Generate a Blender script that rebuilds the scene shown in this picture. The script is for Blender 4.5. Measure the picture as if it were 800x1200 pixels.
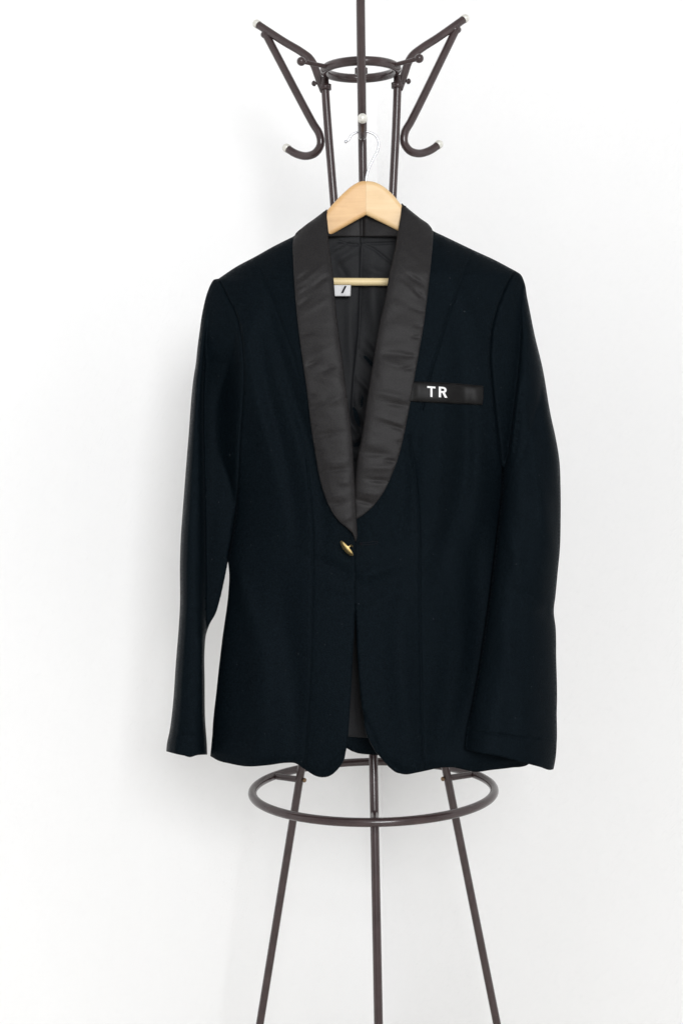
import bpy, bmesh, math, random
import numpy as np
from mathutils import Vector, Matrix, noise
from mathutils.geometry import delaunay_2d_cdt

for o in list(bpy.data.objects):
    bpy.data.objects.remove(o, do_unlink=True)
scene = bpy.context.scene
COL = scene.collection

# ------------------------------------------------------------------ camera
D, H, F = 2.0, 1.10, 1700.0          # distance to rack axis, lens height, focal length in photo px
ROLL = 0.0077
R_AX = Vector((math.cos(ROLL), 0, -math.sin(ROLL)))
U_AX = Vector((math.sin(ROLL), 0, math.cos(ROLL)))
cd = bpy.data.cameras.new('camera')
cam = bpy.data.objects.new('camera', cd); COL.objects.link(cam)
cam.matrix_world = Matrix(((R_AX.x, U_AX.x, 0, 0), (R_AX.y, U_AX.y, -1, -D), (R_AX.z, U_AX.z, 0, H), (0, 0, 0, 1)))
cd.sensor_fit = 'AUTO'; cd.sensor_width = 36.0
cd.lens = 36.0 * F / 1200.0
cd.shift_y = -100.0 / 1200.0
cd.clip_start = 0.05; cd.clip_end = 100
scene.camera = cam

# ------------------------------------------------------------------ light
world = bpy.data.worlds.new('World'); scene.world = world; world.use_nodes = True
bg = world.node_tree.nodes['Background']
bg.inputs[0].default_value = (0.99, 0.992, 1.0, 1); bg.inputs[1].default_value = 0.62

def area(name, loc, target, sx, sy, power, col):
    l = bpy.data.lights.new(name, 'AREA'); l.shape = 'RECTANGLE'; l.size = sx; l.size_y = sy
    l.energy = power; l.color = col
    o = bpy.data.objects.new(name, l); COL.objects.link(o); o.location = loc
    o.rotation_euler = (Vector(target) - Vector(loc)).to_track_quat('-Z', 'Y').to_euler()
    return o
area('ceiling_light', (0.1, -2.6, 2.95), (0.05, -1.7, 0.9), 3.0, 2.0, 14, (1.0, 0.992, 0.98))
area('window_light', (0.70, -4.9, 2.3), (0, 0.1, 0.9), 1.5, 1.4, 178, (0.972, 0.982, 1.0))

vs = scene.view_settings
vs.view_transform = 'Standard'; vs.look = 'None'; vs.exposure = -0.15; vs.gamma = 1.0; vs.use_curve_mapping = False

# ------------------------------------------------------------------ helpers
def P(px, py, Y):
    """points at world depth Y measured on the photograph (800x1200)"""
    px = np.asarray(px, float); py = np.asarray(py, float); Y = np.asarray(Y, float) + 0 * px
    t = Y + D
    lx = (px - 400) / F; ly = (500 - py) / F
    return np.stack([t * (R_AX.x * lx + U_AX.x * ly), Y, H + t * (R_AX.z * lx + U_AX.z * ly)], -1)

def P1(px, py, Y):
    return Vector(P(px, py, Y).tolist())

def link(name, verts, faces, mat, parent=None, smooth=True):
    me = bpy.data.meshes.new(name)
    me.from_pydata([tuple(v) for v in verts], [], faces); me.validate(); me.update()
    if smooth:
        me.polygons.foreach_set('use_smooth', [True] * len(me.polygons))
    if mat: me.materials.append(mat)
    o = bpy.data.objects.new(name, me); COL.objects.link(o)
    if parent is not None: set_parent(o, parent)
    return o

def wmat(p):
    return p.matrix_basis.copy() if p.parent is None else wmat(p.parent) @ p.matrix_parent_inverse @ p.matrix_basis
def set_parent(o, p):
    o.parent = p; o.matrix_parent_inverse = wmat(p).inverted()

def empty(name, loc, label, cat):
    o = bpy.data.objects.new(name, None); COL.objects.link(o); o.location = loc
    o.empty_display_size = 0.05; o['label'] = label; o['category'] = cat
    return o

def crom(pts, step):
    """centripetal-ish Catmull-Rom through pts, resampled about every step"""
    pts = [np.array(p, float) for p in pts]
    if len(pts) == 2:
        n = max(1, int(round(np.linalg.norm(pts[1] - pts[0]) / step)))
        return [pts[0] + (pts[1] - pts[0]) * i / n for i in range(n + 1)]
    ext = [2 * pts[0] - pts[1]] + pts + [2 * pts[-1] - pts[-2]]
    out = []
    for i in range(1, len(ext) - 2):
        p0, p1, p2, p3 = ext[i - 1:i + 3]
        d = np.linalg.norm(p2 - p1); n = max(1, int(round(d / step)))
        l1 = max(np.linalg.norm(p1 - p0), 1e-6); l2 = max(d, 1e-6); l3 = max(np.linalg.norm(p3 - p2), 1e-6)
        m1 = ((p2 - p1) / l2 * l1 + (p1 - p0) / l1 * l2) / (l1 + l2) * l2
        m2 = ((p3 - p2) / l3 * l2 + (p2 - p1) / l2 * l3) / (l2 + l3) * l2
        for k in range(n):
            t = k / n
            out.append((2*t**3-3*t**2+1)*p1 + (t**3-2*t**2+t)*m1 + (-2*t**3+3*t**2)*p2 + (t**3-t**2)*m2)
    out.append(pts[-1])
    return out

def outline(segs, step):
    out = []
    for s in segs:
        c = crom(s, step)
        if out and np.linalg.norm(out[-1] - c[0]) < 0.5 * step: c = c[1:]
        out += c
    if np.linalg.norm(out[-1] - out[0]) < 0.5 * step: out = out[:-1]
    return np.array(out)

def inside(poly, x, y):
    c = np.zeros(x.shape, bool); n = len(poly); j = n - 1
    for i in range(n):
        xi, yi = poly[i]; xj, yj = poly[j]
        if yi != yj:
            m = ((yi > y) != (yj > y)) & (x < (xj - xi) * (y - yi) / (yj - yi) + xi); c ^= m
        j = i
    return c

def tri2d(poly, step, extra=()):
    x0, y0 = poly.min(0); x1, y1 = poly.max(0)
    rows = np.arange(y0 + step * .3, y1, step * .87)
    gx = []; gy = []
    for r, yy in enumerate(rows):
        xs = np.arange(x0 + (step * .5 if r % 2 else 0), x1, step); gx.append(xs); gy.append(np.full(xs.shape, yy))
    gx = np.concatenate(gx); gy = np.concatenate(gy)
    m = inside(poly, gx, gy); gx = gx[m]; gy = gy[m]
    keep = np.ones(gx.shape, bool)
    for q in poly: keep &= (gx - q[0])**2 + (gy - q[1])**2 > (0.55 * step)**2
    ex = np.array(extra, float).reshape(-1, 2)
    if len(ex):
        mi = inside(poly, ex[:, 0], ex[:, 1])
        dd = np.min((ex[:, None, 0] - poly[None, :, 0])**2 + (ex[:, None, 1] - poly[None, :, 1])**2, 1)
        ex = ex[mi & (dd > 1.0)]
        for q in ex: keep &= (gx - q[0])**2 + (gy - q[1])**2 > (0.5 * step)**2
    pts = np.concatenate([poly, np.stack([gx, gy], -1)[keep]] + ([ex] if len(ex) else []))
    n = len(poly)
    v, e, f, *_ = delaunay_2d_cdt([Vector(p) for p in pts.tolist()], [], [list(range(n))], 1, 1e-4)
    v = np.array([(a.x, a.y) for a in v])
    fs = []
    for t in f:
        a, b, c = [v[i] for i in t]
        s = (b[0]-a[0])*(c[1]-a[1]) - (b[1]-a[1])*(c[0]-a[0])
        fs.append(tuple(t) if s < 0 else (t[0], t[2], t[1]))      # facing the lens (image y is down)
    return v, fs

def sheet(name, segs, yfn, mat, parent, step=3.0, thick=0.0015, extra=(), flip=False):
    v, fs = tri2d(outline(segs, step), step, extra)
    w = P(v[:, 0], v[:, 1], yfn(v[:, 0], v[:, 1]))
    if flip: fs = [(a, c, b) for a, b, c in fs]
    o = link(name, w, fs, mat, parent)
    if thick:
        md = o.modifiers.new('thickness', 'SOLIDIFY'); md.thickness = thick; md.offset = -1
    return o

def tube(name, pts, r, mat, parent, step=0.006, seg=16, closed=False, r_end=None):
    pts = [Vector(p) for p in pts]
    if not closed:
        pts = [Vector(p) for p in crom(pts, step)]
    n = len(pts); verts = []; faces = []
    tang = []
    for i in range(n):
        a = pts[(i - 1) % n] if closed or i > 0 else pts[i]
        b = pts[(i + 1) % n] if closed or i < n - 1 else pts[i]
        tang.append((b - a).normalized())
    ref = Vector((0, 0, 1)) if abs(tang[0].z) < .9 else Vector((1, 0, 0))
    nrm = (ref - tang[0] * ref.dot(tang[0])).normalized()
    for i in range(n):
        nrm = (nrm - tang[i] * nrm.dot(tang[i])).normalized(); bn = tang[i].cross(nrm)
        rr = r if r_end is None else r + (r_end - r) * i / (n - 1)
        for k in range(seg):
            a = 2 * math.pi * k / seg
            verts.append(pts[i] + (nrm * math.cos(a) + bn * math.sin(a)) * rr)
    for i in range(n if closed else n - 1):
        j = (i + 1) % n
        for k in range(seg):
            faces.append((i*seg+k, i*seg+(k+1) % seg, j*seg+(k+1) % seg, j*seg+k))
    if not closed:
        for base, sgn in ((0, -1), (n - 1, 1)):
            c = len(verts); verts.append(pts[base] + tang[base] * sgn * r * .12)
            for k in range(seg):
                a, b = base*seg+k, base*seg+(k+1) % seg
                faces.append((b, a, c) if sgn < 0 else (a, b, c))
    return link(name, verts, faces, mat, parent)

def lathe(name, origin, axis, prof, mat, parent, seg=24):
    """prof: list of (radius, distance along axis)"""
    axis = Vector(axis).normalized(); origin = Vector(origin)
    ref = Vector((0, 0, 1)) if abs(axis.z) < .9 else Vector((1, 0, 0))
    a1 = (ref - axis * ref.dot(axis)).normalized(); a2 = axis.cross(a1)
    verts = []; faces = []
    for r, d in prof:
        for k in range(seg):
            a = 2 * math.pi * k / seg
            verts.append(origin + axis * d + (a1 * math.cos(a) + a2 * math.sin(a)) * max(r, 1e-5))
    for i in range(len(prof) - 1):
        for k in range(seg):
            faces.append((i*seg+k, i*seg+(k+1) % seg, (i+1)*seg+(k+1) % seg, (i+1)*seg+k))
    return link(name, verts, faces, mat, parent)

# ------------------------------------------------------------------ materials
def newmat(name):
    m = bpy.data.materials.new(name); m.use_nodes = True
    nt = m.node_tree; b = nt.nodes['Principled BSDF']
    return m, nt, b
def nd(nt, t, **kw):
    n = nt.nodes.new(t)
    for k, v in kw.items():
        if k in n.inputs: n.inputs[k].default_value = v
        else: setattr(n, k, v)
    return n
def coords(nt, scale=(1, 1, 1), rot=(0, 0, 0)):
    tc = nd(nt, 'ShaderNodeTexCoord'); mp = nd(nt, 'ShaderNodeMapping')
    mp.inputs['Scale'].default_value = scale; mp.inputs['Rotation'].default_value = rot
    nt.links.new(tc.outputs['Object'], mp.inputs['Vector']); return mp.outputs[0]
def ramp(nt, fac, stops):
    r = nd(nt, 'ShaderNodeValToRGB'); e = r.color_ramp.elements
    while len(e) < len(stops): e.new(0.5)
    for i, (p, c) in enumerate(stops):
        e[i].position = p; e[i].color = (*c, 1) if len(c) == 3 else c
    nt.links.new(fac, r.inputs[0]); return r.outputs[0]
def noise_tex(nt, vec, scale, detail=3, rough=.5, dist=0):
    n = nd(nt, 'ShaderNodeTexNoise'); n.inputs['Scale'].default_value = scale
    n.inputs['Detail'].default_value = detail; n.inputs['Roughness'].default_value = rough
    n.inputs['Distortion'].default_value = dist
    nt.links.new(vec, n.inputs['Vector']); return n.outputs[0]
def bump(nt, b, h, strength, dist, prev=None):
    n = nd(nt, 'ShaderNodeBump'); n.inputs['Strength'].default_value = strength; n.inputs['Distance'].default_value = dist
    nt.links.new(h, n.inputs['Height'])
    if prev is not None: nt.links.new(prev, n.inputs['Normal'])
    nt.links.new(n.outputs[0], b.inputs['Normal']); return n.outputs[0]

def mat_wall():
    m, nt, b = newmat('white_plaster_paint')
    v = coords(nt)
    nt.links.new(ramp(nt, noise_tex(nt, v, 3.0, 4), [(0.3, (.875, .874, .872)), (0.7, (.89, .889, .887))]), b.inputs['Base Color'])
    b.inputs['Roughness'].default_value = .6; b.inputs['Specular IOR Level'].default_value = .3
    def streak(ang, along, across, lo, hi, seed):
        r = coords(nt, (1, 1, 1), (0, ang, 0)); mp = nd(nt, 'ShaderNodeMapping')
        mp.inputs['Scale'].default_value = (along, 90, across); mp.inputs['Location'].default_value = (seed, seed, seed)
        nt.links.new(r, mp.inputs['Vector'])
        return ramp(nt, noise_tex(nt, mp.outputs[0], 1.0, 3, .55, .5), [(lo, (0, 0, 0)), (hi, (1, 1, 1))])
    p = bump(nt, b, streak(.95, 75, 330, .58, .66, 3), .32, .0007)
    p = bump(nt, b, streak(-.5, 70, 300, .60, .68, 9), .22, .0007, p)
    bump(nt, b, noise_tex(nt, v, 420, 3), .15, .0005, p)
    return m
def mat_floor():
    m, nt, b = newmat('pale_vinyl_floor')
    nt.links.new(ramp(nt, noise_tex(nt, coords(nt, (2, 14, 2)), 2.0, 5), [(.3, (.70, .68, .64)), (.7, (.78, .76, .72))]), b.inputs['Base Color'])
    b.inputs['Roughness'].default_value = .45
    return m
def mat_wool():
    m, nt, b = newmat('black_navy_wool')
    v = coords(nt)
    n = noise_tex(nt, v, 560, 3, .7)
    nt.links.new(ramp(nt, n, [(.3, (.0000, .0004, .0008)), (.7, (.0030, .0056, .0078))]), b.inputs['Base Color'])
    base = b.inputs['Base Color'].links[0].from_socket
    lint = ramp(nt, noise_tex(nt, v, 330, 0), [(.875, (0, 0, 0)), (.90, (.6, .6, .6))])
    mx = nd(nt, 'ShaderNodeMix'); mx.data_type = 'RGBA'
    nt.links.new(lint, mx.inputs[0]); nt.links.new(base, mx.inputs[6]); mx.inputs[7].default_value = (.03, .034, .038, 1)
    nt.links.new(mx.outputs[2], b.inputs['Base Color'])
    b.inputs['Roughness'].default_value = .56; b.inputs['Specular IOR Level'].default_value = .054; b.inputs['Specular Tint'].default_value = (.62, .82, 1, 1)
    b.inputs['Sheen Weight'].default_value = .008; b.inputs['Sheen Roughness'].default_value = .40
    b.inputs['Sheen Tint'].default_value = (.62, .80, 1, 1)
    p = bump(nt, b, noise_tex(nt, coords(nt, (1, 1, 1), (0, .7, 0)), 1500, 2), .5, .0004)
    p = bump(nt, b, noise_tex(nt, v, 620, 2), .6, .0007, p)
    bump(nt, b, noise_tex(nt, v, 55, 3), .25, .0016, p)
    return m
def mat_satin(name, c0, c1, rough, spec):
    m, nt, b = newmat(name)
    v = coords(nt)
    nt.links.new(ramp(nt, noise_tex(nt, v, 700, 3, .6), [(.3, c0), (.7, c1)]), b.inputs['Base Color'])
    b.inputs['Roughness'].default_value = rough; b.inputs['Specular IOR Level'].default_value = spec
    b.inputs['Sheen Weight'].default_value = .012; b.inputs['Sheen Roughness'].default_value = .4
    p = bump(nt, b, noise_tex(nt, coords(nt, (300, 300, 1400)), 1.0, 2), .25, .0003)
    bump(nt, b, noise_tex(nt, v, 70, 3), .2, .0014, p)
    return m
def mat_rack():
    m, nt, b = newmat('brown_enamelled_steel')
    v = coords(nt)
    n1 = noise_tex(nt, v, 45, 3, .5)
    base = ramp(nt, n1, [(.3, (.033, .0205, .0205)), (.7, (.047, .030, .030))])
    wear = ramp(nt, noise_tex(nt, v, 55, 5, .7, .4), [(.68, (0, 0, 0)), (.74, (1, 1, 1))])
    mx = nd(nt, 'ShaderNodeMix'); mx.data_type = 'RGBA'
    mul = nd(nt, 'ShaderNodeMath'); mul.operation = 'MULTIPLY'; mul.inputs[1].default_value = .6
    nt.links.new(wear, mul.inputs[0]); nt.links.new(mul.outputs[0], mx.inputs[0])
    nt.links.new(base, mx.inputs[6]); mx.inputs[7].default_value = (.12, .075, .045, 1)
    nt.links.new(mx.outputs[2], b.inputs['Base Color'])
    b.inputs['Roughness'].default_value = .2; b.inputs['Specular IOR Level'].default_value = .5
    bump(nt, b, noise_tex(nt, v, 160, 2), .035, .0005)
    return m
def plain(name, c, rough, metal=0.0, spec=.5, nscale=300, var=.12, bstr=.1):
    m, nt, b = newmat(name)
    n = noise_tex(nt, coords(nt), nscale, 3)
    lo = tuple(x * (1 - var) for x in c); hi = tuple(min(1, x * (1 + var)) for x in c)
    nt.links.new(ramp(nt, n, [(.3, lo), (.7, hi)]), b.inputs['Base Color'])
    b.inputs['Roughness'].default_value = rough; b.inputs['Metallic'].default_value = metal; b.inputs['Specular IOR Level'].default_value = spec
    bump(nt, b, n, bstr, .0003)
    return m
def mat_wood(name, c0, c1, rot):
    m, nt, b = newmat(name)
    v = coords(nt, (9, 30, 90), rot)
    n = noise_tex(nt, v, 1.6, 5, .6, .7)
    fl = noise_tex(nt, coords(nt, (1, 1, 1)), 40, 4, .6)
    mx = nd(nt, 'ShaderNodeMix'); mx.data_type = 'FLOAT'; mx.inputs[0].default_value = .35
    nt.links.new(n, mx.inputs[2]); nt.links.new(fl, mx.inputs[3])
    nt.links.new(ramp(nt, mx.outputs[0], [(.32, c0), (.68, c1)]), b.inputs['Base Color'])
    b.inputs['Roughness'].default_value = .42; b.inputs['Specular IOR Level'].default_value = .35
    b.inputs['Coat Weight'].default_value = .06; b.inputs['Coat Roughness'].default_value = .2
    bump(nt, b, n, .08, .0004)
    return m

M_WALL, M_FLOOR, M_WOOL, M_RACK = mat_wall(), mat_floor(), mat_wool(), mat_rack()
M_SATIN = mat_satin('black_satin', (.0040, .0036, .0040), (.0158, .0143, .0147), .53, .20)
M_WELT = mat_satin('black_satin_welt', (.003, .0028, .0029), (.0055, .0052, .0053), .45, .14)
M_LINING = mat_satin('charcoal_lining', (.0065, .0070, .0082), (.0125, .0132, .0150), .62, .18)
M_CAP = plain('silver_cap', (.66, .65, .60), .35, .35)
M_WIRE = plain('chrome_wire', (.56, .57, .60), .30, 1.0, bstr=0)
M_BRASS = plain('gold_button_metal', (.86, .64, .28), .36, 1.0, nscale=500, bstr=0)
M_BOLT = plain('dull_brass_bolt', (.20, .13, .075), .4, .8)
M_THREAD = plain('white_thread', (.72, .72, .72), .7, nscale=1500, var=.15, bstr=.4)
M_LABEL = plain('white_label_cloth', (.66, .66, .67), .7, nscale=700, var=.06)
M_INK = plain('black_ink', (.006, .006, .008), .9, spec=0)
M_STITCH = plain('grey_thread', (.008, .009, .012), .9, spec=.1)
M_WOOD_A = mat_wood('beech_warm', (.53, .315, .135), (.64, .41, .19), (0, -.55, 0))
M_WOOD_B = mat_wood('beech_pale', (.585, .395, .195), (.675, .48, .26), (0, .55, 0))
M_BAR = mat_wood('pale_dowel', (.70, .55, .29), (.80, .66, .39), (0, 0, 0))

# ------------------------------------------------------------------ setting: a room corner
cx = float(P(443.9, 500, 0.62)[0]); CY = 0.62
def wall(name, rz, sgn):
    L, T, Z = 2.4, 0.1, 2.7
    v = [(0, 0, 0), (L * sgn, 0, 0), (L * sgn, T, 0), (0, T, 0)]; v = v + [(x, y, Z) for x, y, z in v]
    f = [(0, 1, 5, 4), (1, 2, 6, 5), (2, 3, 7, 6), (3, 0, 4, 7), (4, 5, 6, 7), (3, 2, 1, 0)]
    if sgn < 0: f = [q[::-1] for q in f]
    o = link(name, v, f, M_WALL, None, False); o.location = (cx, CY, 0); o.rotation_euler = (0, 0, rz); o['kind'] = 'structure'; return o
wall('wall_left', math.radians(45), -1)
wall('wall_right', math.radians(-45), 1)
fl = link('floor', [(-4, -5, 0), (4, -5, 0), (4, 1, 0), (-4, 1, 0)], [(0, 1, 2, 3)], M_FLOOR, None, False); fl['kind'] = 'structure'

# ------------------------------------------------------------------ coat rack
LEAN = 0.0095
ax500 = P1(429.7, 500, 0)
rack = empty('coat_rack', (ax500.x + LEAN * H, 0, 0), 'dark brown tubular steel coat rack standing in the white room corner', 'coat rack')
rack.rotation_euler = (0, -LEAN, 0)
TR = 0.0057
def axpx(y): return 422.5 + 0.0172 * (y - 82)
def left_rz(px, py):
    """radius and height of a point on the back left arm"""
    off = (axpx(py) - px); R = 0.08
    for _ in range(6):
        dep = D + R * .526
        R = off / .850 * dep / F
    return R, H + (500 - py) * dep / F
def radial(rz, ang):
    """ang 0 = towards the lens"""
    ang -= .008 if abs(ang) < .1 else .03          # the stand is turned a little
    return [Vector((R * math.sin(ang), -R * math.cos(ang), z)) for R, z in rz]
def rpart(o):
    o.parent = rack; o.matrix_parent_inverse = Matrix(); return o
def child(o, p):
    o.parent = p; o.matrix_parent_inverse = Matrix(); return o

z_up = H + (500 - 82) / 850.0
z_lo = H + (500 - 925.5) / 850.0
R_UP, R_LO = 0.0495, 0.1660
def ring(R, z, n):
    return [(R * math.cos(2*math.pi*i/n), R * math.sin(2*math.pi*i/n), z) for i in range(n)]
rpart(tube('upper_ring', ring(R_UP, z_up, 96), .0064, M_RACK, None, closed=True))
rpart(tube('lower_ring', ring(R_LO, z_lo, 160), .0058, M_RACK, None, closed=True))

arm_rz = [left_rz(*p) for p in ((380, 106), (376, 96), (372.5, 86.5), (368.5, 75.5), (363, 67), (355, 60.7), (335, 48.2), (303, 26.5))]
hook_rz = [left_rz(*p) for p in ((312, 37), (330, 72), (349, 109), (368, 145), (375, 157.5), (376, 169), (370.5, 178), (361, 181.8), (350, 180), (343, 176.5), (337.5, 172.5))]
leg_hi = left_rz(381.5, 104); leg_mid = left_rz(391.5, 235)
sl = (leg_mid[0] - leg_hi[0]) / (leg_mid[1] - leg_hi[1])
z_w = H + (500 - 440) / 850.0
r_w = leg_hi[0] + sl * (z_w - leg_hi[1])
l1 = left_rz(351.5, 915); l2 = left_rz(306.5, 1195)
sl2 = (l2[0] - l1[0]) / (l2[1] - l1[1])
R0 = l1[0] + sl2 * (0.012 - l1[1])
r_w = max(r_w, .012)
leg_rz = [(R0, .012), l2, l1, (l1[0] + sl2 * (z_w - .16 - l1[1]), z_w - .16), (r_w + .004, z_w - .03), (r_w, z_w), (r_w + .001, z_w + .03), leg_mid, leg_hi, (leg_hi[0] + .0008, z_up - .002)]
print('leg', leg_rz)
for a in (0, 2*math.pi/3, -2*math.pi/3):
    lg = rpart(tube('leg', radial(leg_rz, a), TR, M_RACK, None, step=.012))
    child(lathe('foot_cap', radial([(R0, 0)], a)[0], (0, 0, 1), [(0, 0), (.0095, 0), (.0100, .004), (.0092, .016), (.0068, .018)], M_RACK, None, 16), lg)
    d = Vector((math.sin(a), -math.cos(a), 0))
    # socket collar and bolt at the top ring
    c = radial([(leg_hi[0], leg_hi[1] + .003)], a)[0]
    child(lathe('collar', c + Vector((0, 0, -.004)), (0, 0, 1), [(.0068, 0), (.0086, 0), (.0086, .0075), (.0068, .0075)], M_RACK, None, 20), lg)
    arm = rpart(tube('arm', radial(arm_rz, a), TR, M_RACK, None, step=.005))
    b0 = radial([arm_rz[1]], a)[0]
    child(lathe('bolt', b0 + d * .0055 , d, [(.0022, 0), (.0022, .004), (.0040, .0042), (.0040, .0060), (.0024, .0078), (0, .008)], M_RACK, None, 14), arm)
    t0 = radial([arm_rz[-2]], a)[0]; t1 = radial([arm_rz[-1]], a)[0]; ad = (t1 - t0).normalized()
    cap = [(.0057, -.0025), (.0062, -.0022), (.0063, .0015), (.0058, .0040), (.0043, .0059), (.0022, .0071), (0, .0074)]
    child(lathe('end_cap', t1, ad, cap, M_CAP, None), arm)
    hk = rpart(tube('hook', radial(hook_rz, a), TR, M_RACK, None, step=.004))
    h0 = radial([hook_rz[-2]], a)[0]; h1 = radial([hook_rz[-1]], a)[0]
    child(lathe('end_cap', h1, (h1 - h0).normalized(), cap, M_CAP, None), hk)
    # weld beads
    for k, (R, z) in enumerate((hook_rz[0],)):
        w = radial([(R - .001, z - .002)], a)[0]
        child(lathe('weld', w - d * .009, d, [(0, 0), (.004, .002), (.0062, .006), (.0062, .012), (.003, .016), (0, .017)], M_RACK, None, 12), hk)
    # brace between leg and lower ring
    Rl = l1[0] + sl2 * (z_lo - l1[1])
    br = rpart(tube('brace', radial([(Rl, z_lo), (R_LO - .002, z_lo)], a), .0045, M_RACK, None))
    side = Vector((math.cos(a), math.sin(a), 0))
    sg = -1 if a < 0 else 1
    bo = radial([(Rl, z_lo)], a)[0]
    child(lathe('bolt', bo - d * .006, -d, [(.002, -.001), (.002, .001), (.0032, .0014), (.0032, .003), (.002, .0044), (0, .0048)], M_BOLT, None, 14), br)
for a in (math.pi/3, -math.pi/3, math.pi):
    pg = rpart(tube('peg', radial([(R_UP + .002, z_up - .001), (.0885, z_up + .002)], a), .0030, M_RACK, None, seg=12))
    e = radial([(.0915, z_up + .0022)], a)[0]
    d = Vector((math.sin(a), -math.cos(a), .07))
    child(lathe('ball', e - d * .0062, d, [(0, 0)] + [(.0062 * math.sin(t), .0062 * (1 - math.cos(t))) for t in np.linspace(.3, math.pi - .3, 8)] + [(0, .0124)], M_RACK, None, 18), pg)

# ------------------------------------------------------------------ coat hanger
Y_H = -0.088
hang = empty('coat_hanger', P1(428, 260, Y_H), 'wooden coat hanger with chrome wire hook holding the black jacket', 'coat hanger')
def solid(name, segs, yc, half, mat, parent, step=1.2, flat_x=None):
    poly = outline(segs, step)
    v, fs = tri2d(poly, 1.6)
    n = len(v); m = len(poly)
    rimp = np.array([q for q in poly if flat_x is None or abs(q[0] - flat_x) > .3])
    ends = poly[np.abs(poly[:, 0] - (flat_x if flat_x else -999)) <= .3]
    if len(ends): rimp = np.concatenate([rimp, ends[[np.argmin(ends[:, 1])]], ends[[np.argmax(ends[:, 1])]]])
    dist = np.sqrt(np.min((v[:, None, 0] - rimp[None, :, 0])**2 + (v[:, None, 1] - rimp[None, :, 1])**2, 1))
    k = np.clip(dist / 5.0, 0, 1); prof = half * (.45 + .55 * np.sqrt(1 - (1 - k)**2))
    w = np.concatenate([P(v[:, 0], v[:, 1], yc - prof), P(v[:, 0], v[:, 1], yc + prof)])
    ff = list(fs) + [(c + n, b + n, a + n) for a, b, c in fs]
    idx = [int(np.argmin((v[:, 0] - q[0])**2 + (v[:, 1] - q[1])**2)) for q in poly]
    area2 = sum(poly[i][0] * poly[(i+1) % m][1] - poly[(i+1) % m][0] * poly[i][1] for i in range(m))
    for i in range(m):
        a, b = idx[i], idx[(i + 1) % m]
        ff.append((a, b, b + n, a + n) if area2 > 0 else (b, a, a + n, b + n))
    o = link(name, w, ff, mat, parent, True)
    es = o.modifiers.new('crisp_rim', 'EDGE_SPLIT'); es.split_angle = math.radians(48)
    return o
L_TOP = [(428.6, 212), (421, 213), (415, 216), (402.5, 226), (390, 239), (380, 250), (350, 273), (320, 292), (288, 315)]
L_BOT = [(292, 328), (320, 314), (350, 297), (384.5, 277), (428.6, 252)]
solid('shoulder_arm', [L_TOP, [(288, 315), (287, 322), (292, 328)], L_BOT, [(428.6, 252), (428.6, 212)]], Y_H, .0062, M_WOOD_A, hang, flat_x=428.6)
R_TOP = [(428.7, 212), (437.5, 213), (447.5, 217.5), (460, 228), (470, 240), (480, 250), (505, 270), (535, 290), (570, 312)]
R_BOT = [(566, 325), (535, 309), (505, 292), (467, 271), (428.7, 252)]
solid('shoulder_arm', [[(428.7, 252), (428.7, 212)], R_TOP, [(570, 312), (571, 318), (566, 325)], R_BOT], Y_H, .0062, M_WOOD_B, hang, flat_x=428.7)
tube('trouser_bar', [P1(303, 329.5, Y_H), P1(420, 330.3, Y_H), P1(556, 331, Y_H)], .0052, M_BAR, hang, step=.02)
Y_HOOK = float(-hook_rz[-3][0])
wire = [(428.5, 216, Y_H), (429, 209, Y_H), (431.5, 199, Y_H), (437.5, 186, Y_H), (443, 174, Y_H), (443, 164, Y_H), (437.5, 157.2, Y_H), (428, 154.2, Y_H), (418, 155.2, Y_H), (411.5, 158.5, Y_H), (408, 164.5, Y_H), (405.5, 166, Y_H)]
print('hook Y', Y_HOOK, Y_H)
hkw = tube('hook', [P1(*w) for w in wire], .0014, M_WIRE, hang, step=.002, seg=10)
tip = P1(405, 166, Y_H)
b = lathe('hook_tip', tip + Vector((0, 0, -.0022)), (0, 0, 1), [(0, 0)] + [(.0022*math.sin(t), .0022*(1-math.cos(t))) for t in np.linspace(.4, 2.7, 6)] + [(0, .0044)], M_WIRE, None, 12)
set_parent(b, hkw)

# ------------------------------------------------------------------ jacket
jk = empty('tuxedo_jacket', P1(428, 900, -.15), 'black shawl collar tuxedo jacket with white TR letters on its breast pocket', 'jacket')

def itp(pts):
    p = sorted([(b, a) for a, b in pts]); ys = np.array([q[0] for q in p], float); xs = np.array([q[1] for q in p], float)
    return lambda y: np.interp(y, ys, xs)
def sst(a, b, x):
    t = np.clip((x - a) / (b - a), 0, 1); return t * t * (3 - 2 * t)
def ymid(py): return -.088 - .066 * (py - 245) / 655.0

# measured lines on the photograph
SH_L = [(383, 245), (370, 256), (355, 267), (344.5, 276.5), (319, 289.5), (299.5, 300.5), (277, 312.5), (256, 326.6)]
SEAM_L = [(256, 326.6), (260, 333), (267, 347), (277, 367), (283.5, 397), (286, 425), (285.5, 462), (282, 512), (278, 580), (276, 600), (271, 635), (267, 656)]
SIDE_L = [(267, 656), (268.7, 673), (268, 690), (260, 753), (254, 807), (249, 860), (246.5, 886)]
HEM_L = [(246.5, 886), (255, 891), (270, 895), (287, 898), (316, 896.5), (335, 894), (346, 894.5), (354, 899.5), (362, 905), (370, 909.5), (377, 911), (384, 909.5), (390, 906.5), (396, 900.5), (401, 892.5), (405, 881), (407.5, 868)]
EDGE_L = [(407.5, 868), (409, 845), (411.5, 805), (413.5, 765), (415.5, 730), (416.5, 690), (416.8, 650), (417.5, 634)]
LAP_L_OUT = [(383, 245), (370, 255), (355, 266), (345.6, 275), (343.6, 282), (343.5, 305), (345.6, 342), (349, 380), (352.5, 407.5), (356, 432.5), (360, 461), (364.2, 499), (369, 529), (375, 562), (379.5, 578), (386, 594), (397, 610.5), (408, 620), (413.5, 626), (417, 635)]
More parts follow.
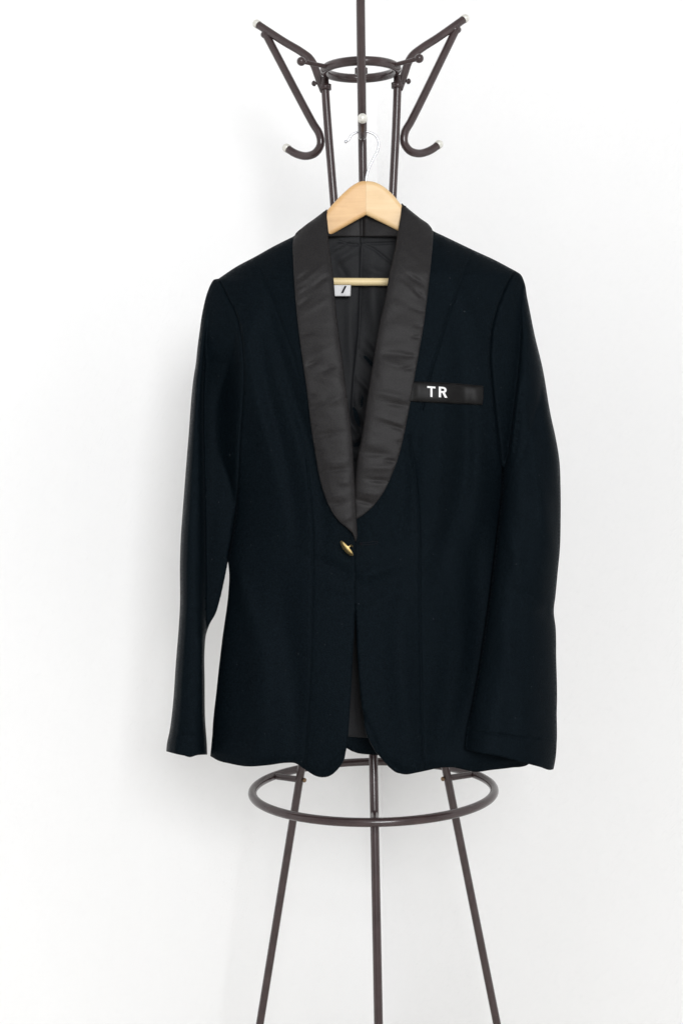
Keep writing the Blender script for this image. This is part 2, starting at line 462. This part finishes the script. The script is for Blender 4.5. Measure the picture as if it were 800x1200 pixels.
LAP_L_IN = [(418.7, 628), (417.2, 600), (415.5, 566), (414.2, 545), (412.6, 515), (409, 483), (405, 452.5), (400, 411), (395.6, 380), (392.6, 350), (391, 329), (387, 299), (384, 275), (382, 255), (383, 245)]
LAP_R_OUT = [(470.4, 238), (480, 246), (492.5, 256), (503, 264), (507, 271), (507, 280), (505, 305), (501, 342.5), (496.3, 380), (491, 411), (485, 445), (479, 480), (474, 505), (468.5, 529), (459, 556), (446, 582), (432.5, 597.5), (419, 607.5), (408, 612)]
LAP_R_IN = [(408, 612), (411, 590), (416, 558), (419, 534), (422, 519), (425, 503), (429, 474), (434, 442.5), (439, 411), (444.3, 380), (452.5, 342.5), (456, 320), (462.5, 292.5), (466, 271), (469.5, 250), (470.4, 238)]
SH_R = [(470.4, 238), (480, 246), (492.5, 256), (504, 265), (512, 273), (530, 281.5), (553, 292.5), (580, 305), (603.5, 317.5)]
SEAM_R = [(603.5, 317.5), (597, 326), (592, 336), (582, 361), (575.3, 388), (573.3, 422), (576.5, 458), (580, 490), (584.5, 525), (587.5, 548)]
SIDE_R = [(587.5, 548), (592, 600), (598, 680), (606, 760), (615, 830), (622, 893)]
HEM_R = [(622, 893), (617.5, 896.5), (600, 899.5), (576, 902.3), (556, 904.5), (544, 902), (532, 899.5), (516, 899.8), (500, 903), (488, 905.5), (474, 907.5), (466, 905.5), (458, 900.5), (448, 890.5), (440, 880), (432, 866), (425.3, 837), (421, 800), (418.2, 760)]
EDGE_R = [(418.2, 760), (417.4, 740), (416.2, 720), (414, 700), (411.5, 675), (410, 640), (410, 610)]
SL_L_OUT = [(256, 326.6), (251, 327.5), (247, 333), (244, 340), (237.5, 365), (233.5, 392), (231, 412), (229.7, 425), (227.3, 440), (221, 512), (214.5, 595), (212, 630), (211, 660), (211, 708), (206, 780), (202, 833), (199, 856), (195.6, 873), (195, 880.5)]
CUFF_L = [(195, 880.5), (208, 884), (216, 885.5), (223, 887.2), (231, 885), (243, 884.2)]
SL_L_IN = [(243, 884.2), (242.6, 873), (240.7, 847), (240, 800), (240, 760), (241.5, 744), (245.5, 732), (252.7, 719), (258, 701), (263, 679), (267.5, 656)]
SL_R_OUT = [(651.8, 836), (652.2, 819), (651.2, 770), (650.5, 735), (648.4, 717), (650.5, 697), (653, 670), (655.5, 644), (656.4, 610), (656.3, 570), (655, 540), (651, 515), (645, 487.5), (635, 430), (626, 392.5), (619.5, 360), (617, 347.5), (614, 331), (609.5, 321.5), (603.5, 317.5)]
CUFF_R = [(544.4, 878), (560, 881.8), (587.5, 887), (614, 894), (632.5, 898.8), (645, 902.2), (648, 901.5)]
CUFF_R2 = [(648, 901.5), (649.8, 893), (652, 866), (651.8, 836)]
SL_R_IN = [(587.5, 548), (587, 572), (584.5, 600), (579, 651), (570.5, 718), (562, 775.5), (552, 830), (547, 855), (544.4, 878)]

f_full_l = itp(SH_L + SL_L_OUT[1:11] + [(214, 1000)]); f_full_r = itp(SH_R + [(609.5, 321.5), (614, 331), (619.5, 360), (626, 392.5), (635, 430), (645, 487.5), (651, 515), (656, 600), (656, 1000)])
f_body_l = itp(SH_L + SEAM_L[1:] + SIDE_L[1:] + [(245, 920)]); f_body_r = itp(SH_R + SEAM_R[1:] + SIDE_R[1:] + [(624, 920)])
T_pts = [(235, .010), (270, .020), (320, .034), (380, .042), (460, .048), (560, .044), (640, .038), (760, .042), (910, .047)]
def Tfn(py): return np.interp(py, [a for a, b in T_pts], [b for a, b in T_pts])
def fold(px, py, dents):
    r = 0 * px
    for x, y, ang, l, w, a in dents:
        c, s = math.cos(math.radians(ang)), math.sin(math.radians(ang))
        u = (px - x) * c + (py - y) * s; v = -(px - x) * s + (py - y) * c
        v = v + .0012 * l * u * np.sin(x * 1.7 + u / l)
        r = r + a * np.exp(-(u / l)**2 - (v / w)**2)
    return r
def lowfreq(px, py, sx, sy, amp, seed):
    return np.array([noise.noise(Vector((x / sx, y / sy, seed))) for x, y in zip(px, py)]) * amp
def seam_groove(px, py, lines, depth=.0018, w=1.1):
    r = 0 * px
    for ln in lines:
        q = np.array(crom(ln, 2.5))
        m = (px > q[:, 0].min() - 6) & (px < q[:, 0].max() + 6) & (py > q[:, 1].min() - 6) & (py < q[:, 1].max() + 6)
        if m.any():
            d2 = np.min((px[m, None] - q[None, :, 0])**2 + (py[m, None] - q[None, :, 1])**2, 1)
            r[m] = np.maximum(r[m], depth * np.exp(-d2 / w**2))
    return r
def seam_pts(lines):
    out = []
    for ln in lines:
        q = np.array(crom(ln, 2.5)); t = np.gradient(q, axis=0); t /= np.linalg.norm(t, axis=1)[:, None] + 1e-9
        n = np.stack([-t[:, 1], t[:, 0]], -1)
        for k in (-2.6, -1.3, 0, 1.3, 2.6): out += (q + n * k).tolist()
    return out
BODY_FOLDS = [(556, 760, 99, 150, 16, -.005), (300, 470, 82, 90, 12, .0035), (330, 520, 84, 120, 10, -.003), (356, 500, 80, 120, 9, -.0045), (305, 800, 88, 120, 16, .004), (345, 800, 90, 120, 14, -.003),
              (515, 560, 97, 90, 12, .003), (545, 520, 95, 110, 11, -.0035), (485, 560, 96, 70, 8, -.003), (470, 790, 92, 110, 14, .003), (520, 820, 92, 110, 14, -.003), (560, 560, 92, 90, 10, .0025),
              (390, 665, 25, 36, 7, -.002), (446, 668, -22, 40, 8, .0022), (455, 700, -30, 40, 8, -.0015), (283, 690, 70, 60, 9, .0025), (540, 350, 70, 40, 10, .002), (300, 370, -70, 40, 10, .002)]
def torso(px, py):
    k = sst(420, 610, py)
    xl = f_full_l(py) * (1 - k) + f_body_l(py) * k; xr = f_full_r(py) * (1 - k) + f_body_r(py) * k
    c = (xl + xr) / 2; hw = np.maximum((xr - xl) / 2, 4)
    u = np.clip(np.abs(px - c) / hw, 0, 1)
    d = 1.12 * Tfn(py) * (1 - u**2.0)**.68
    e = np.minimum(np.clip((1 - u) * hw / 14, 0, 1), 1)
    return d + 1.35 * fold(px, py, BODY_FOLDS) * e
def clip_fn(pts): return itp(pts)

PRINCESS_L = [(299.5, 301), (313, 335), (327, 372), (340, 407), (350, 440)]
PRINCESS_R = [(553, 293), (541, 326), (529, 359), (515, 402), (502, 446), (494, 480)]
DART_L = [(360, 540), (366, 620), (366, 700), (362, 820), (356, 898)]
DART_R = [(480, 510), (488, 570), (491, 620), (492, 720), (494, 820), (497, 903)]
SEAMS_L = [PRINCESS_L, DART_L]; SEAMS_R = [PRINCESS_R, DART_R]
def y_front_l(px, py):
    hemroll = .0025 * np.exp(-((np.interp(px, [246, 287, 346, 377, 405], [887, 898, 894, 911, 881]) - py) / 5)**2)
    edge = .0015 * np.exp(-np.clip(417 - px, 0, 50) / 2.5) * (py > 630)
    return ymid(py) - torso(px, py) - .003 * sst(560, 640, py) + seam_groove(px, py, SEAMS_L) + hemroll + edge - lowfreq(px, py, 30, 110, .0012, 3.1)
def y_front_r(px, py):
    hemroll = .0025 * np.exp(-((np.interp(px, [425, 448, 474, 516, 556, 620], [837, 890, 907, 900, 904, 895]) - py) / 5)**2)
    return ymid(py) - torso(px, py) + .0015 * sst(560, 640, py) + seam_groove(px, py, SEAMS_R) + hemroll - lowfreq(px, py, 30, 110, .0012, 7.7)
shift = lambda pts, dx: [(x + dx, y) for x, y in pts]
# front panels run under the lapels
fl_in = [(417.5, 634), (413, 626), (406, 560), (398, 480), (389, 400), (384, 340), (379, 285), (376, 256)]
fr_in = [(410, 610), (424, 570), (433, 500), (443, 430), (452, 375), (461, 320), (471, 275), (476, 249)]
sheet('front_panel', [SEAM_L, SIDE_L, HEM_L, EDGE_L, fl_in, [(376, 256), (370, 258), (355, 269)] + SH_L[3:]], y_front_l, M_WOOL, jk, 3.0, .0022, seam_pts(SEAMS_L))
sheet('front_panel', [SEAM_R, SIDE_R, HEM_R, EDGE_R, fr_in, [(476, 249), (492.5, 259), (503, 268)] + SH_R[4:]], y_front_r, M_WOOL, jk, 3.0, .0022, seam_pts(SEAMS_R))

# back panel and lining
def back_bulge(px, py):
    k = sst(420, 610, py)
    xl = f_full_l(py) * (1 - k) + f_body_l(py) * k; xr = f_full_r(py) * (1 - k) + f_body_r(py) * k
    c = (xl + xr) / 2; hw = np.maximum((xr - xl) / 2, 4); u = np.clip(np.abs(px - c) / hw, 0, 1)
    return np.interp(py, [240, 300, 450, 700, 900], [.014, .02, .024, .02, .021]) * (1 - u**2.6)**.55
BACK_HEM = [(249, 880), (280, 886), (340, 884), (395, 873), (406, 876.5), (412, 880), (419, 882.5), (430, 883.8), (441, 884.5), (480, 886), (540, 889), (600, 886), (619, 884)]
def y_back(px, py): return ymid(py) + back_bulge(px, py) + .002
bk_top = [(505, 270), (470, 268), (428, 272), (385, 270), (348, 275)]
sheet('back_panel', [bk_top, [(348, 275)] + SH_L[4:], SEAM_L, SIDE_L[:-1] + [(249, 880)], BACK_HEM, [(619, 884)] + SIDE_R[::-1][1:], SEAM_R[::-1], SH_R[4:][::-1] + [(505, 270)]], y_back, M_WOOL, jk, 6.0, .002, flip=True)
LIN_FOLDS = [(424, 470, 96, 12, 2.2, -.004), (414, 500, 60, 12, 3, .006), (420, 520, -30, 9, 3, -.006), (413, 535, 20, 8, 3, .005), (418, 490, 75, 16, 3, -.005), (430, 455, 50, 14, 3, .004), (434, 425, 48, 16, 3, -.004), (440, 408, 50, 12, 3, .003),
             (404, 300, -30, 14, 5, .003), (400, 318, 60, 14, 5, -.003), (440, 318, 20, 18, 4, .002), (410, 390, 88, 40, 5, .002), (398, 288, -28, 14, 3, .0025), (436, 350, 85, 40, 8, .003), (432, 840, 80, 30, 5, .003), (421, 835, 86, 30, 4, -.002)]
LIN_LINES = [[(424, 262), (422.5, 300), (422, 340), (420, 390), (414.5, 440), (412, 480)], [(398, 283), (412, 286.5), (423, 287)], [(425, 286), (437, 291.5), (447, 299), (459, 309)], [(424, 285.5), (445, 285.3), (465, 284.5)], [(386, 274), (405, 274), (424, 272.5)]]
def y_lining(px, py):
    c = np.interp(py, [262, 340, 390, 440, 480, 560], [424, 422, 420, 414.5, 412, 412])
    pleat = .0028 * (sst(-1.5, .8, px - c) - .5) * (1 - sst(500, 560, py))
    return ymid(py) + back_bulge(px, py) - .004 + pleat - fold(px, py, LIN_FOLDS) + seam_groove(px, py, LIN_LINES, .0017, 1.2) - lowfreq(px, py, 16, 50, .0012, 1.3)
sheet('back_lining', [[(500, 274), (470, 272), (428, 271.5), (385, 272), (352, 277)], [(352, 277), (310, 305), (300, 400), (300, 560), (286, 690), (262, 855)], [(262, 855), (330, 866), (408, 863.5), (436, 865), (520, 868), (606, 862)], [(606, 862), (590, 700), (566, 560), (560, 400), (545, 300), (500, 274)]], y_lining, M_LINING, jk, 3.2, .0008, seam_pts(LIN_LINES))
# inner hem facing of the back
sheet('back_hem_facing', [[(256, 852), (330, 862), (408, 860), (436, 861), (520, 864), (612, 858)], [(612, 858), (618, 881)], [(618, 881), (540, 886), (441, 883.6), (430, 883), (419, 881.5), (412, 879), (406, 875.5), (395, 872), (340, 882), (250, 878)], [(250, 878), (256, 852)]],
      lambda px, py: ymid(py) + back_bulge(px, py) - .0016 - .0012 * sst(866, 874, py), M_WOOL, jk, 5, .0008)

# sleeves -----------------------------------------------------------
fl_out = itp(SL_L_OUT); fl_inx = itp(SEAM_L + SL_L_IN)
crL = itp([(246, 340), (240, 400), (238, 450), (238, 500), (239.5, 575), (240.5, 633), (241, 744), (243, 760), (243.5, 890)])
def dome(x, a, b, p=2.2, q=.5):
    c = (a + b) / 2; h = np.maximum((b - a) / 2, 2); return (1 - np.clip(np.abs(x - c) / h, 0, 1)**p)**q
def near(px, py, lines):
    q = np.concatenate([np.array(crom(l, .7)) for l in lines]); out = np.empty(px.shape)
    for i in range(0, len(px), 2000):
        out[i:i+2000] = np.sqrt(np.min((px[i:i+2000, None] - q[None, :, 0])**2 + (py[i:i+2000, None] - q[None, :, 1])**2, 1))
    return np.clip((out - .4) / 2.4, 0, 1)**.6
RIM_L = [SL_L_OUT, SL_L_IN]; RIM_R = [SL_R_OUT, CUFF_R2, SL_R_IN]
def rim(px, py, y, edge, lines):
    # front and back of a sleeve meet along its pressed outer edges
    return edge + (y - edge) * near(px, py, lines)
def sleeve_l(px, py):
    xo, xi, xc = fl_out(py), fl_inx(py), crL(py)
    body = torso(px, py)
    inner = .013 * dome(px, xo, np.where(py < 740, np.maximum(xi, xo + 6), xi))
    strip = dome(px, xo, xc + .6, 2.6, .5) * .034 * sst(350, 450, py)
    recess = .030 * sst(380, 480, py) * sst(-2, 6, px - xc) * (1 - sst(2, 14, 14 - (xi - px)) * sst(600, 660, py))
    own = np.maximum(inner * (1 - .5 * sst(560, 640, py)) - recess, strip + .002 * (strip > 0))
    own = own + lowfreq(px, py, 14, 90, .0012, 11) * np.clip((px - xo) / 6, 0, 1)
    # thin pressed crease close to the outer edge
    xq = xo + np.interp(py, [400, 500, 600, 800, 880], [5, 7, 9, 9, 11])
    own = own + .0016 * np.exp(-((px - xq) / 1.4)**2) * sst(430, 500, py)
    dseam = np.abs(px - np.interp(py, [a[1] for a in SEAM_L], [a[0] for a in SEAM_L]))
    w = (1 - sst(0, 34, dseam)) * (1 - sst(560, 650, py)); w = np.maximum(w, 1 - sst(370, 480, py))
    strip_mix = own * (1 - w) + (body + .5 * strip) * w
    return strip_mix
cuffL = lambda px, py: 0.0012 * np.exp(-((py - 862) / 2.0)**2)
def y_sl_l(px, py):
    return ymid(py) - sleeve_l(px, py) + cuffL(px, py)
seam_l_in = [(256, 326.6), (263, 333), (270, 345), (280, 365), (287, 397), (290, 425), (289, 462), (286, 512), (282, 580), (279, 605), (273, 635), (267.5, 656)]
slv_l = [SL_L_OUT, CUFF_L, SL_L_IN, seam_l_in[::-1]]
def tuck_l(px, py):
    xs = np.interp(py, [a[1] for a in SEAM_L], [a[0] for a in SEAM_L])
    return .004 * sst(-3.0, 1.5, px - xs) * (py < 660)
sheet('sleeve', slv_l, lambda px, py: rim(px, py, y_sl_l(px, py) + tuck_l(px, py), ymid(py), RIM_L), M_WOOL, jk, 2.4, .0012, seam_pts([[(float(crL(y)) + .3, y) for y in range(345, 745, 10)]]))
def y_slb_l(px, py):
    return ymid(py) + .042 * dome(px, fl_out(py), fl_inx(py)) - .0002
sb = sheet('sleeve_back', slv_l, lambda px, py: rim(px, py, y_slb_l(px, py), ymid(py), RIM_L), M_WOOL, jk, 2.4, .0012, flip=True)

fr_out = itp(SL_R_OUT + CUFF_R2); fr_inx = itp(SEAM_R + SL_R_IN)
crR = itp([(610, 322), (611.5, 335), (609.5, 362), (610, 395), (606, 440), (600, 490), (595, 530), (588.5, 560), (586.5, 575), (584.5, 600), (579, 651), (570.5, 718), (562, 775.5), (552, 830), (544, 900)])
def sleeve_r(px, py):
    xo, xi, xc = fr_out(py), fr_inx(py), crR(py)
    A = (torso(fr_inx(py) + 2, py) + .007 * sst(560, 640, py)) * sst(480, 580, py)
    E = A * (1 - .55 * np.clip((px - xi) / np.maximum(xo - xi, 5), 0, 1))
    v = np.clip((px - xc) / np.maximum(xo - xc, 4), 0, 1)
    amp = np.interp(py, [330, 420, 520, 640, 880], [.000, .016, .028, .030, .028])
    strip = (1 - np.abs(2 * v - 1)**2.8)**(.5 + .25 * sst(540, 600, py)) * amp * ((px >= xc) | (py > 565))
    body = torso(px, py)
    w = 1 - sst(430, 575, py)
    low = np.maximum(E, body * (1 - sst(560, 600, py)) * (px < xc + 6))
    base = body * w + low * (1 - w)
    s = base + strip
    s = s + fold(px, py, [(622, 700, 20, 26, 8, -.003), (640, 718, 0, 14, 7, -.003), (600, 640, 75, 60, 9, .002), (628, 560, 78, 90, 9, .0025), (600, 780, 80, 80, 12, .0025), (622, 480, 75, 60, 7, -.002)]) * np.clip((xo - px) / 8, 0, 1) * np.clip((px - xc) / 8, 0, 1)
    return s + lowfreq(px, py, 18, 90, .001, 17) * np.clip((xo - px) / 6, 0, 1) * np.clip((px - xc) / 6, 0, 1)
def edge_r(px, py):
    xo, xi = fr_out(py), fr_inx(py)
    return (torso(xi + 2, py) + .007 * sst(560, 640, py)) * sst(480, 580, py) * (1 - .55 * np.clip((px - xi) / np.maximum(xo - xi, 5), 0, 1))
def y_sl_r(px, py):
    st = seam_groove(px, py, [[(553, 857.5), (580, 860.5), (615, 865), (646, 868)]], .0016, 1.2)
    xs = np.interp(py, [a[1] for a in SEAM_R], [a[0] for a in SEAM_R])
    tuck = .004 * sst(-3.0, 1.5, xs - px) * (py < 548) + .0016 * np.exp(-((px - xs) / 2.0)**2) * (py < 540)
    return ymid(py) - sleeve_r(px, py) + tuck + st
seam_r_in = [(603.5, 317.5), (594, 326), (588, 336), (578, 361), (571, 388), (569, 422), (572, 458), (576, 490), (581, 525), (587.5, 548)]
slv_r = [seam_r_in, SL_R_IN, CUFF_R, CUFF_R2, SL_R_OUT]
sheet('sleeve', slv_r, lambda px, py: rim(px, py, y_sl_r(px, py), ymid(py) - edge_r(px, py), RIM_R), M_WOOL, jk, 2.4, .0012, seam_pts([[(553, 857.5), (580, 860.5), (615, 865), (646, 868)], [(float(crR(y)), y) for y in range(335, 555, 10)]]))
def y_slb_r(px, py):
    xo, xi = fr_out(py), fr_inx(py)
    A = (torso(xi + 2, py) + .007 * sst(560, 640, py)) * sst(480, 580, py)
    E = A * (1 - .55 * np.clip((px - xi) / np.maximum(xo - xi, 5), 0, 1))
    return ymid(py) - E + .016 * dome(px, xi, xo) - .0002
sheet('sleeve_back', [SEAM_R, SL_R_IN, CUFF_R, CUFF_R2, SL_R_OUT], lambda px, py: rim(px, py, y_slb_r(px, py), ymid(py) - edge_r(px, py), RIM_R), M_WOOL, jk, 2.4, .0012, flip=True)

# lapels ------------------------------------------------------------
lin, lout = itp(LAP_L_IN), itp(LAP_L_OUT)
rin, rout = itp(LAP_R_IN), itp(LAP_R_OUT)
a = .0013
W_L = [(359, 391, -10, 9, 2.4, -a), (366, 426, -25, 9, 2.6, -1.3*a), (386, 431, -22, 9, 3, -a), (372, 441, 10, 22, 5, .8*a), (370, 476, -15, 10, 2.6, -a), (390, 470, -30, 18, 4, .7*a), (382, 509, -6, 18, 3, -1.2*a), (392, 551, -4, 15, 2.6, -1.6*a), (372, 530, -8, 6, 2, -a), (392, 541, 0, 16, 4, a),
       (395, 590, -8, 10, 2.8, -1.4*a), (388, 582, -10, 14, 3.5, a), (377, 556, -20, 5, 2, -a), (355, 324, -36, 13, 2.6, -1.2*a), (376, 329, -36, 12, 2.8, -1.2*a), (366, 320, -36, 22, 4, .9*a), (356, 354, -35, 10, 2.6, -a), (373, 357, -30, 16, 4, .7*a), (352, 340, -30, 6, 2, a), (366, 500, -10, 5, 1.8, -a), (371, 516, -12, 6, 1.8, -a), (403, 566, -5, 8, 3, .8*a), (380, 410, -25, 18, 5, .8*a), (406, 608, -20, 7, 3, .8*a), (365, 464, -10, 5, 2, -a)]
W_R = [(480, 417, 4, 8, 2.5, -a), (464, 415, 4, 18, 4, -1.2*a), (462, 428, 20, 20, 5, a), (477, 432, -10, 7, 2.4, -1.2*a), (466, 474, 8, 13, 3, -1.5*a), (460, 464, 12, 18, 4, a), (466, 501, 20, 13, 2.6, -1.6*a), (456, 493, 22, 16, 4, a), (488, 395, 5, 5, 2, -1.2*a), (490, 382, 5, 5, 2, -a), (486, 327, 34, 12, 2.6, -1.2*a), (490, 344, 40, 8, 2.4, -1.4*a), (478, 338, 36, 18, 4, .9*a), (487, 362, 20, 7, 2.4, -a), (470, 352, 30, 16, 5, -.7*a),
       (440, 532, 4, 16, 4, -1.4*a), (457, 540, 6, 8, 2, -1.5*a), (446, 548, 0, 18, 4, 1.2*a), (444, 563, 6, 13, 2.6, -1.8*a), (427, 588, 14, 12, 3, -2.2*a), (432, 578, 8, 14, 3.5, 1.3*a), (470, 519, 12, 6, 2, -1.2*a), (430, 520, 0, 12, 4, .8*a), (437, 435, 60, 12, 4, -.9*a), (480, 300, 40, 22, 5, .7*a), (498, 365, 10, 5, 2, -a)]
def lap(px, py, fin, fout, wr, extra, seed):
    ti = np.abs(px - fin(py)); to = np.abs(px - fout(py))
    d = torso(px, py) - fold(px, py, BODY_FOLDS) * .4
    d = d + .0046 + extra - .0045 * np.exp(-ti / 4.5)
    d = d - .0006 * np.exp(-to / 2.0)
    e = np.clip(np.minimum(ti * .7, to + 1.5) / 3.5, 0.15, 1)
    return d + fold(px, py, wr) * e + lowfreq(px, py, 26, 15, .0009, seed) * e + lowfreq(px, py, 9, 6, .00012, seed + 5) * e
sheet('lapel', [LAP_L_OUT, [(417, 635), (418.7, 628)], LAP_L_IN], lambda px, py: ymid(py) - lap(px, py, lin, lout, W_L, .003 + .003 * sst(520, 620, py), 21.0), M_SATIN, jk, 1.9, .0026)
sheet('lapel', [LAP_R_OUT, LAP_R_IN], lambda px, py: ymid(py) - lap(px, py, rin, rout, W_R, .0 - .0012 * sst(560, 610, py), 31.0), M_SATIN, jk, 1.9, .0026)

# collar stand round the back of the neck
def collar():
    nx, ny = 60, 18; V = []; Fc = []
    for j in range(ny + 1):
        t = j / ny
        for i in range(nx + 1):
            s = i / nx
            px = 380 + 94 * s; top = 248 - 7 * s + 3 * math.sin(math.pi * s)**.8
            py = top + (277 - top) * t
            Y = ymid(py) - .010 + (.017 + .002 * t) * (math.sin(math.pi * s)**.55) - .0018 * math.sin(9 * s + 2 * t) * math.sin(math.pi * s)
            Y += .003 * math.exp(-((s - .47) * 60)**2)
            V.append(P(px, py, Y))
    for j in range(ny):
        for i in range(nx):
            q = j * (nx + 1) + i; Fc.append((q, q + nx + 1, q + nx + 2, q + 1))
    o = link('collar', V, Fc, M_SATIN, jk)
    md = o.modifiers.new('thickness', 'SOLIDIFY'); md.thickness = .002; md.offset = -1
collar()

# breast pocket with embroidered letters
WELT = [[(482, 446.6), (484.4, 446.8), (525, 448.6), (566, 452)], [(566, 452), (566.2, 463), (565, 474.8)], [(565, 474.8), (525, 473), (478.5, 470.4)], [(478.5, 470.4), (482, 446.6)]]
def wdep(px, py):
    top = np.interp(px, [479, 525, 566], [446.3, 448.6, 452]); bot = np.interp(px, [478, 525, 565], [470.4, 473, 474.8])
    tt = np.clip((py - top) / (bot - top), 0, 1)
    return .0032 * (1 - np.abs(2 * tt - 1)**4)**.5 * (.7 + .3 * dome(px, 470, 567, 6)) * (.2 + .8 * sst(481, 492, px))
def y_welt(px, py): return ymid(py) - torso(px, py) - .0012 - wdep(px, py) - lowfreq(px, py, 40, 14, .00012, 41)
pk = sheet('breast_pocket', WELT, y_welt, M_WELT, jk, 1.8, .0012)
SL = (452 - 446.5) / 86.0
def glyph(polys, ox, oy, w, h):
    """letter strokes in unit box -> photo px following the slant of the pocket"""
    V = []; Fc = []
    for poly in polys:
        base = len(V); n = len(poly)
        for lift in (.0016, -.0002):
            for u, v in poly:
                px = ox + u * w; py = oy + v * h + SL * u * w * 1.2
                V.append(P(px, py, float(y_welt(np.array([px]), np.array([py]))[0]) - lift))
        for i in range(n):
            j = (i + 1) % n; Fc.append((base + i, base + j, base + n + j, base + n + i))
        Fc.append(tuple(base + i for i in range(n)))
    o = link('letter', V, Fc, M_THREAD, None, False)
    set_parent(o, pk); return o
def bowl():
    quads = []
    N = 12; cxx, cyy = .50, .285
    for i in range(N):
        a0, a1 = -math.pi/2 + math.pi*i/N, -math.pi/2 + math.pi*(i+1)/N
        ro, ri = .285, .115
        f = lambda r, a: (cxx + 1.45 * r * math.cos(a) * (1 if r > .2 else .9), cyy + r * math.sin(a))
        quads.append([f(ri, a0), f(ro, a0), f(ro, a1), f(ri, a1)])
    return quads
glyph([[(0, 0), (1, 0), (1, .17), (0, .17)], [(.39, .17), (.63, .17), (.63, 1), (.39, 1)]], 500.3, 452.4, 9.6, 12.4)
glyph([[(0, 0), (.26, 0), (.26, 1), (0, 1)], [(.26, 0), (.5, 0), (.5, .17), (.26, .17)], [(.26, .40), (.5, .40), (.5, .57), (.26, .57)]] + bowl() + [[(.42, .57), (.70, .54), (1.0, 1), (.70, 1)]], 513.8, 453.0, 10.0, 12.4)

# size label inside the neck, with the visible stroke of its figure
lb = sheet('size_label', [[(388, 334), (411, 334)], [(411, 334), (410.6, 347)], [(410.6, 347), (388, 347)], [(388, 347), (388, 334)]],
           lambda px, py: ymid(py) + .004 + 0 * px - .0006 * np.sin(px * .5), M_LABEL, jk, 2.0, .0006)
ik = sheet('figure', [[(403.8, 335), (406, 335)], [(406, 335), (402, 343.2)], [(402, 343.2), (399.6, 343.2)], [(399.6, 343.2), (403.8, 335)]], lambda px, py: ymid(py) + .0025 + 0 * px, M_INK, None, 1.0, .0003)
set_parent(ik, lb)

# gold button on its shank, and the buttonhole
def yf(x, y): return float(y_front_l(np.array([x]), np.array([y]))[0])
bc = P1(406, 643, yf(406., 643.) - .013)
nrm = (P1(400.5, 647.5, bc.y) - P1(406, 643, bc.y)).normalized(); nrm = (nrm * .97 + Vector((0, -.20, 0))).normalized()
Rb = .0122
bt = lathe('button', bc - nrm * .0012, nrm, [(0, -.0012), (Rb * .6, -.0010), (Rb * .96, -.0002), (Rb, .0006), (Rb * .97, .0014), (Rb * .8, .0028), (Rb * .5, .0040), (Rb * .2, .0046), (0, .0047)], M_BRASS, jk, 40)
sk = tube('shank', [bc - nrm * .0012, bc - nrm * .0035, P1(411.5, 639.5, yf(411., 640.) - .004), P1(412.5, 640, yf(411., 640.) + .001)], .0013, M_BRASS, None, step=.001, seg=10)
set_parent(sk, bt)
def yr(x, y): return float(y_front_r(np.array([x]), np.array([y]))[0])
bh = tube('buttonhole', [P1(x, y, yr(x, y) - .0003) for x, y in ((421.5, 638.6), (430, 638.3), (441, 636.6), (443, 635.3), (441, 634.6), (430, 635.8), (421.5, 636.4))], .0004, M_STITCH, jk, step=.001, seg=8)
sl_ = lathe('slit', P1(423, 637.4, yr(423., 637.4) + .0004), (0, -1, 0), [(0, .0008), (.0019, .0008), (.0019, 0)], M_INK, None, 14)
set_parent(sl_, bh)
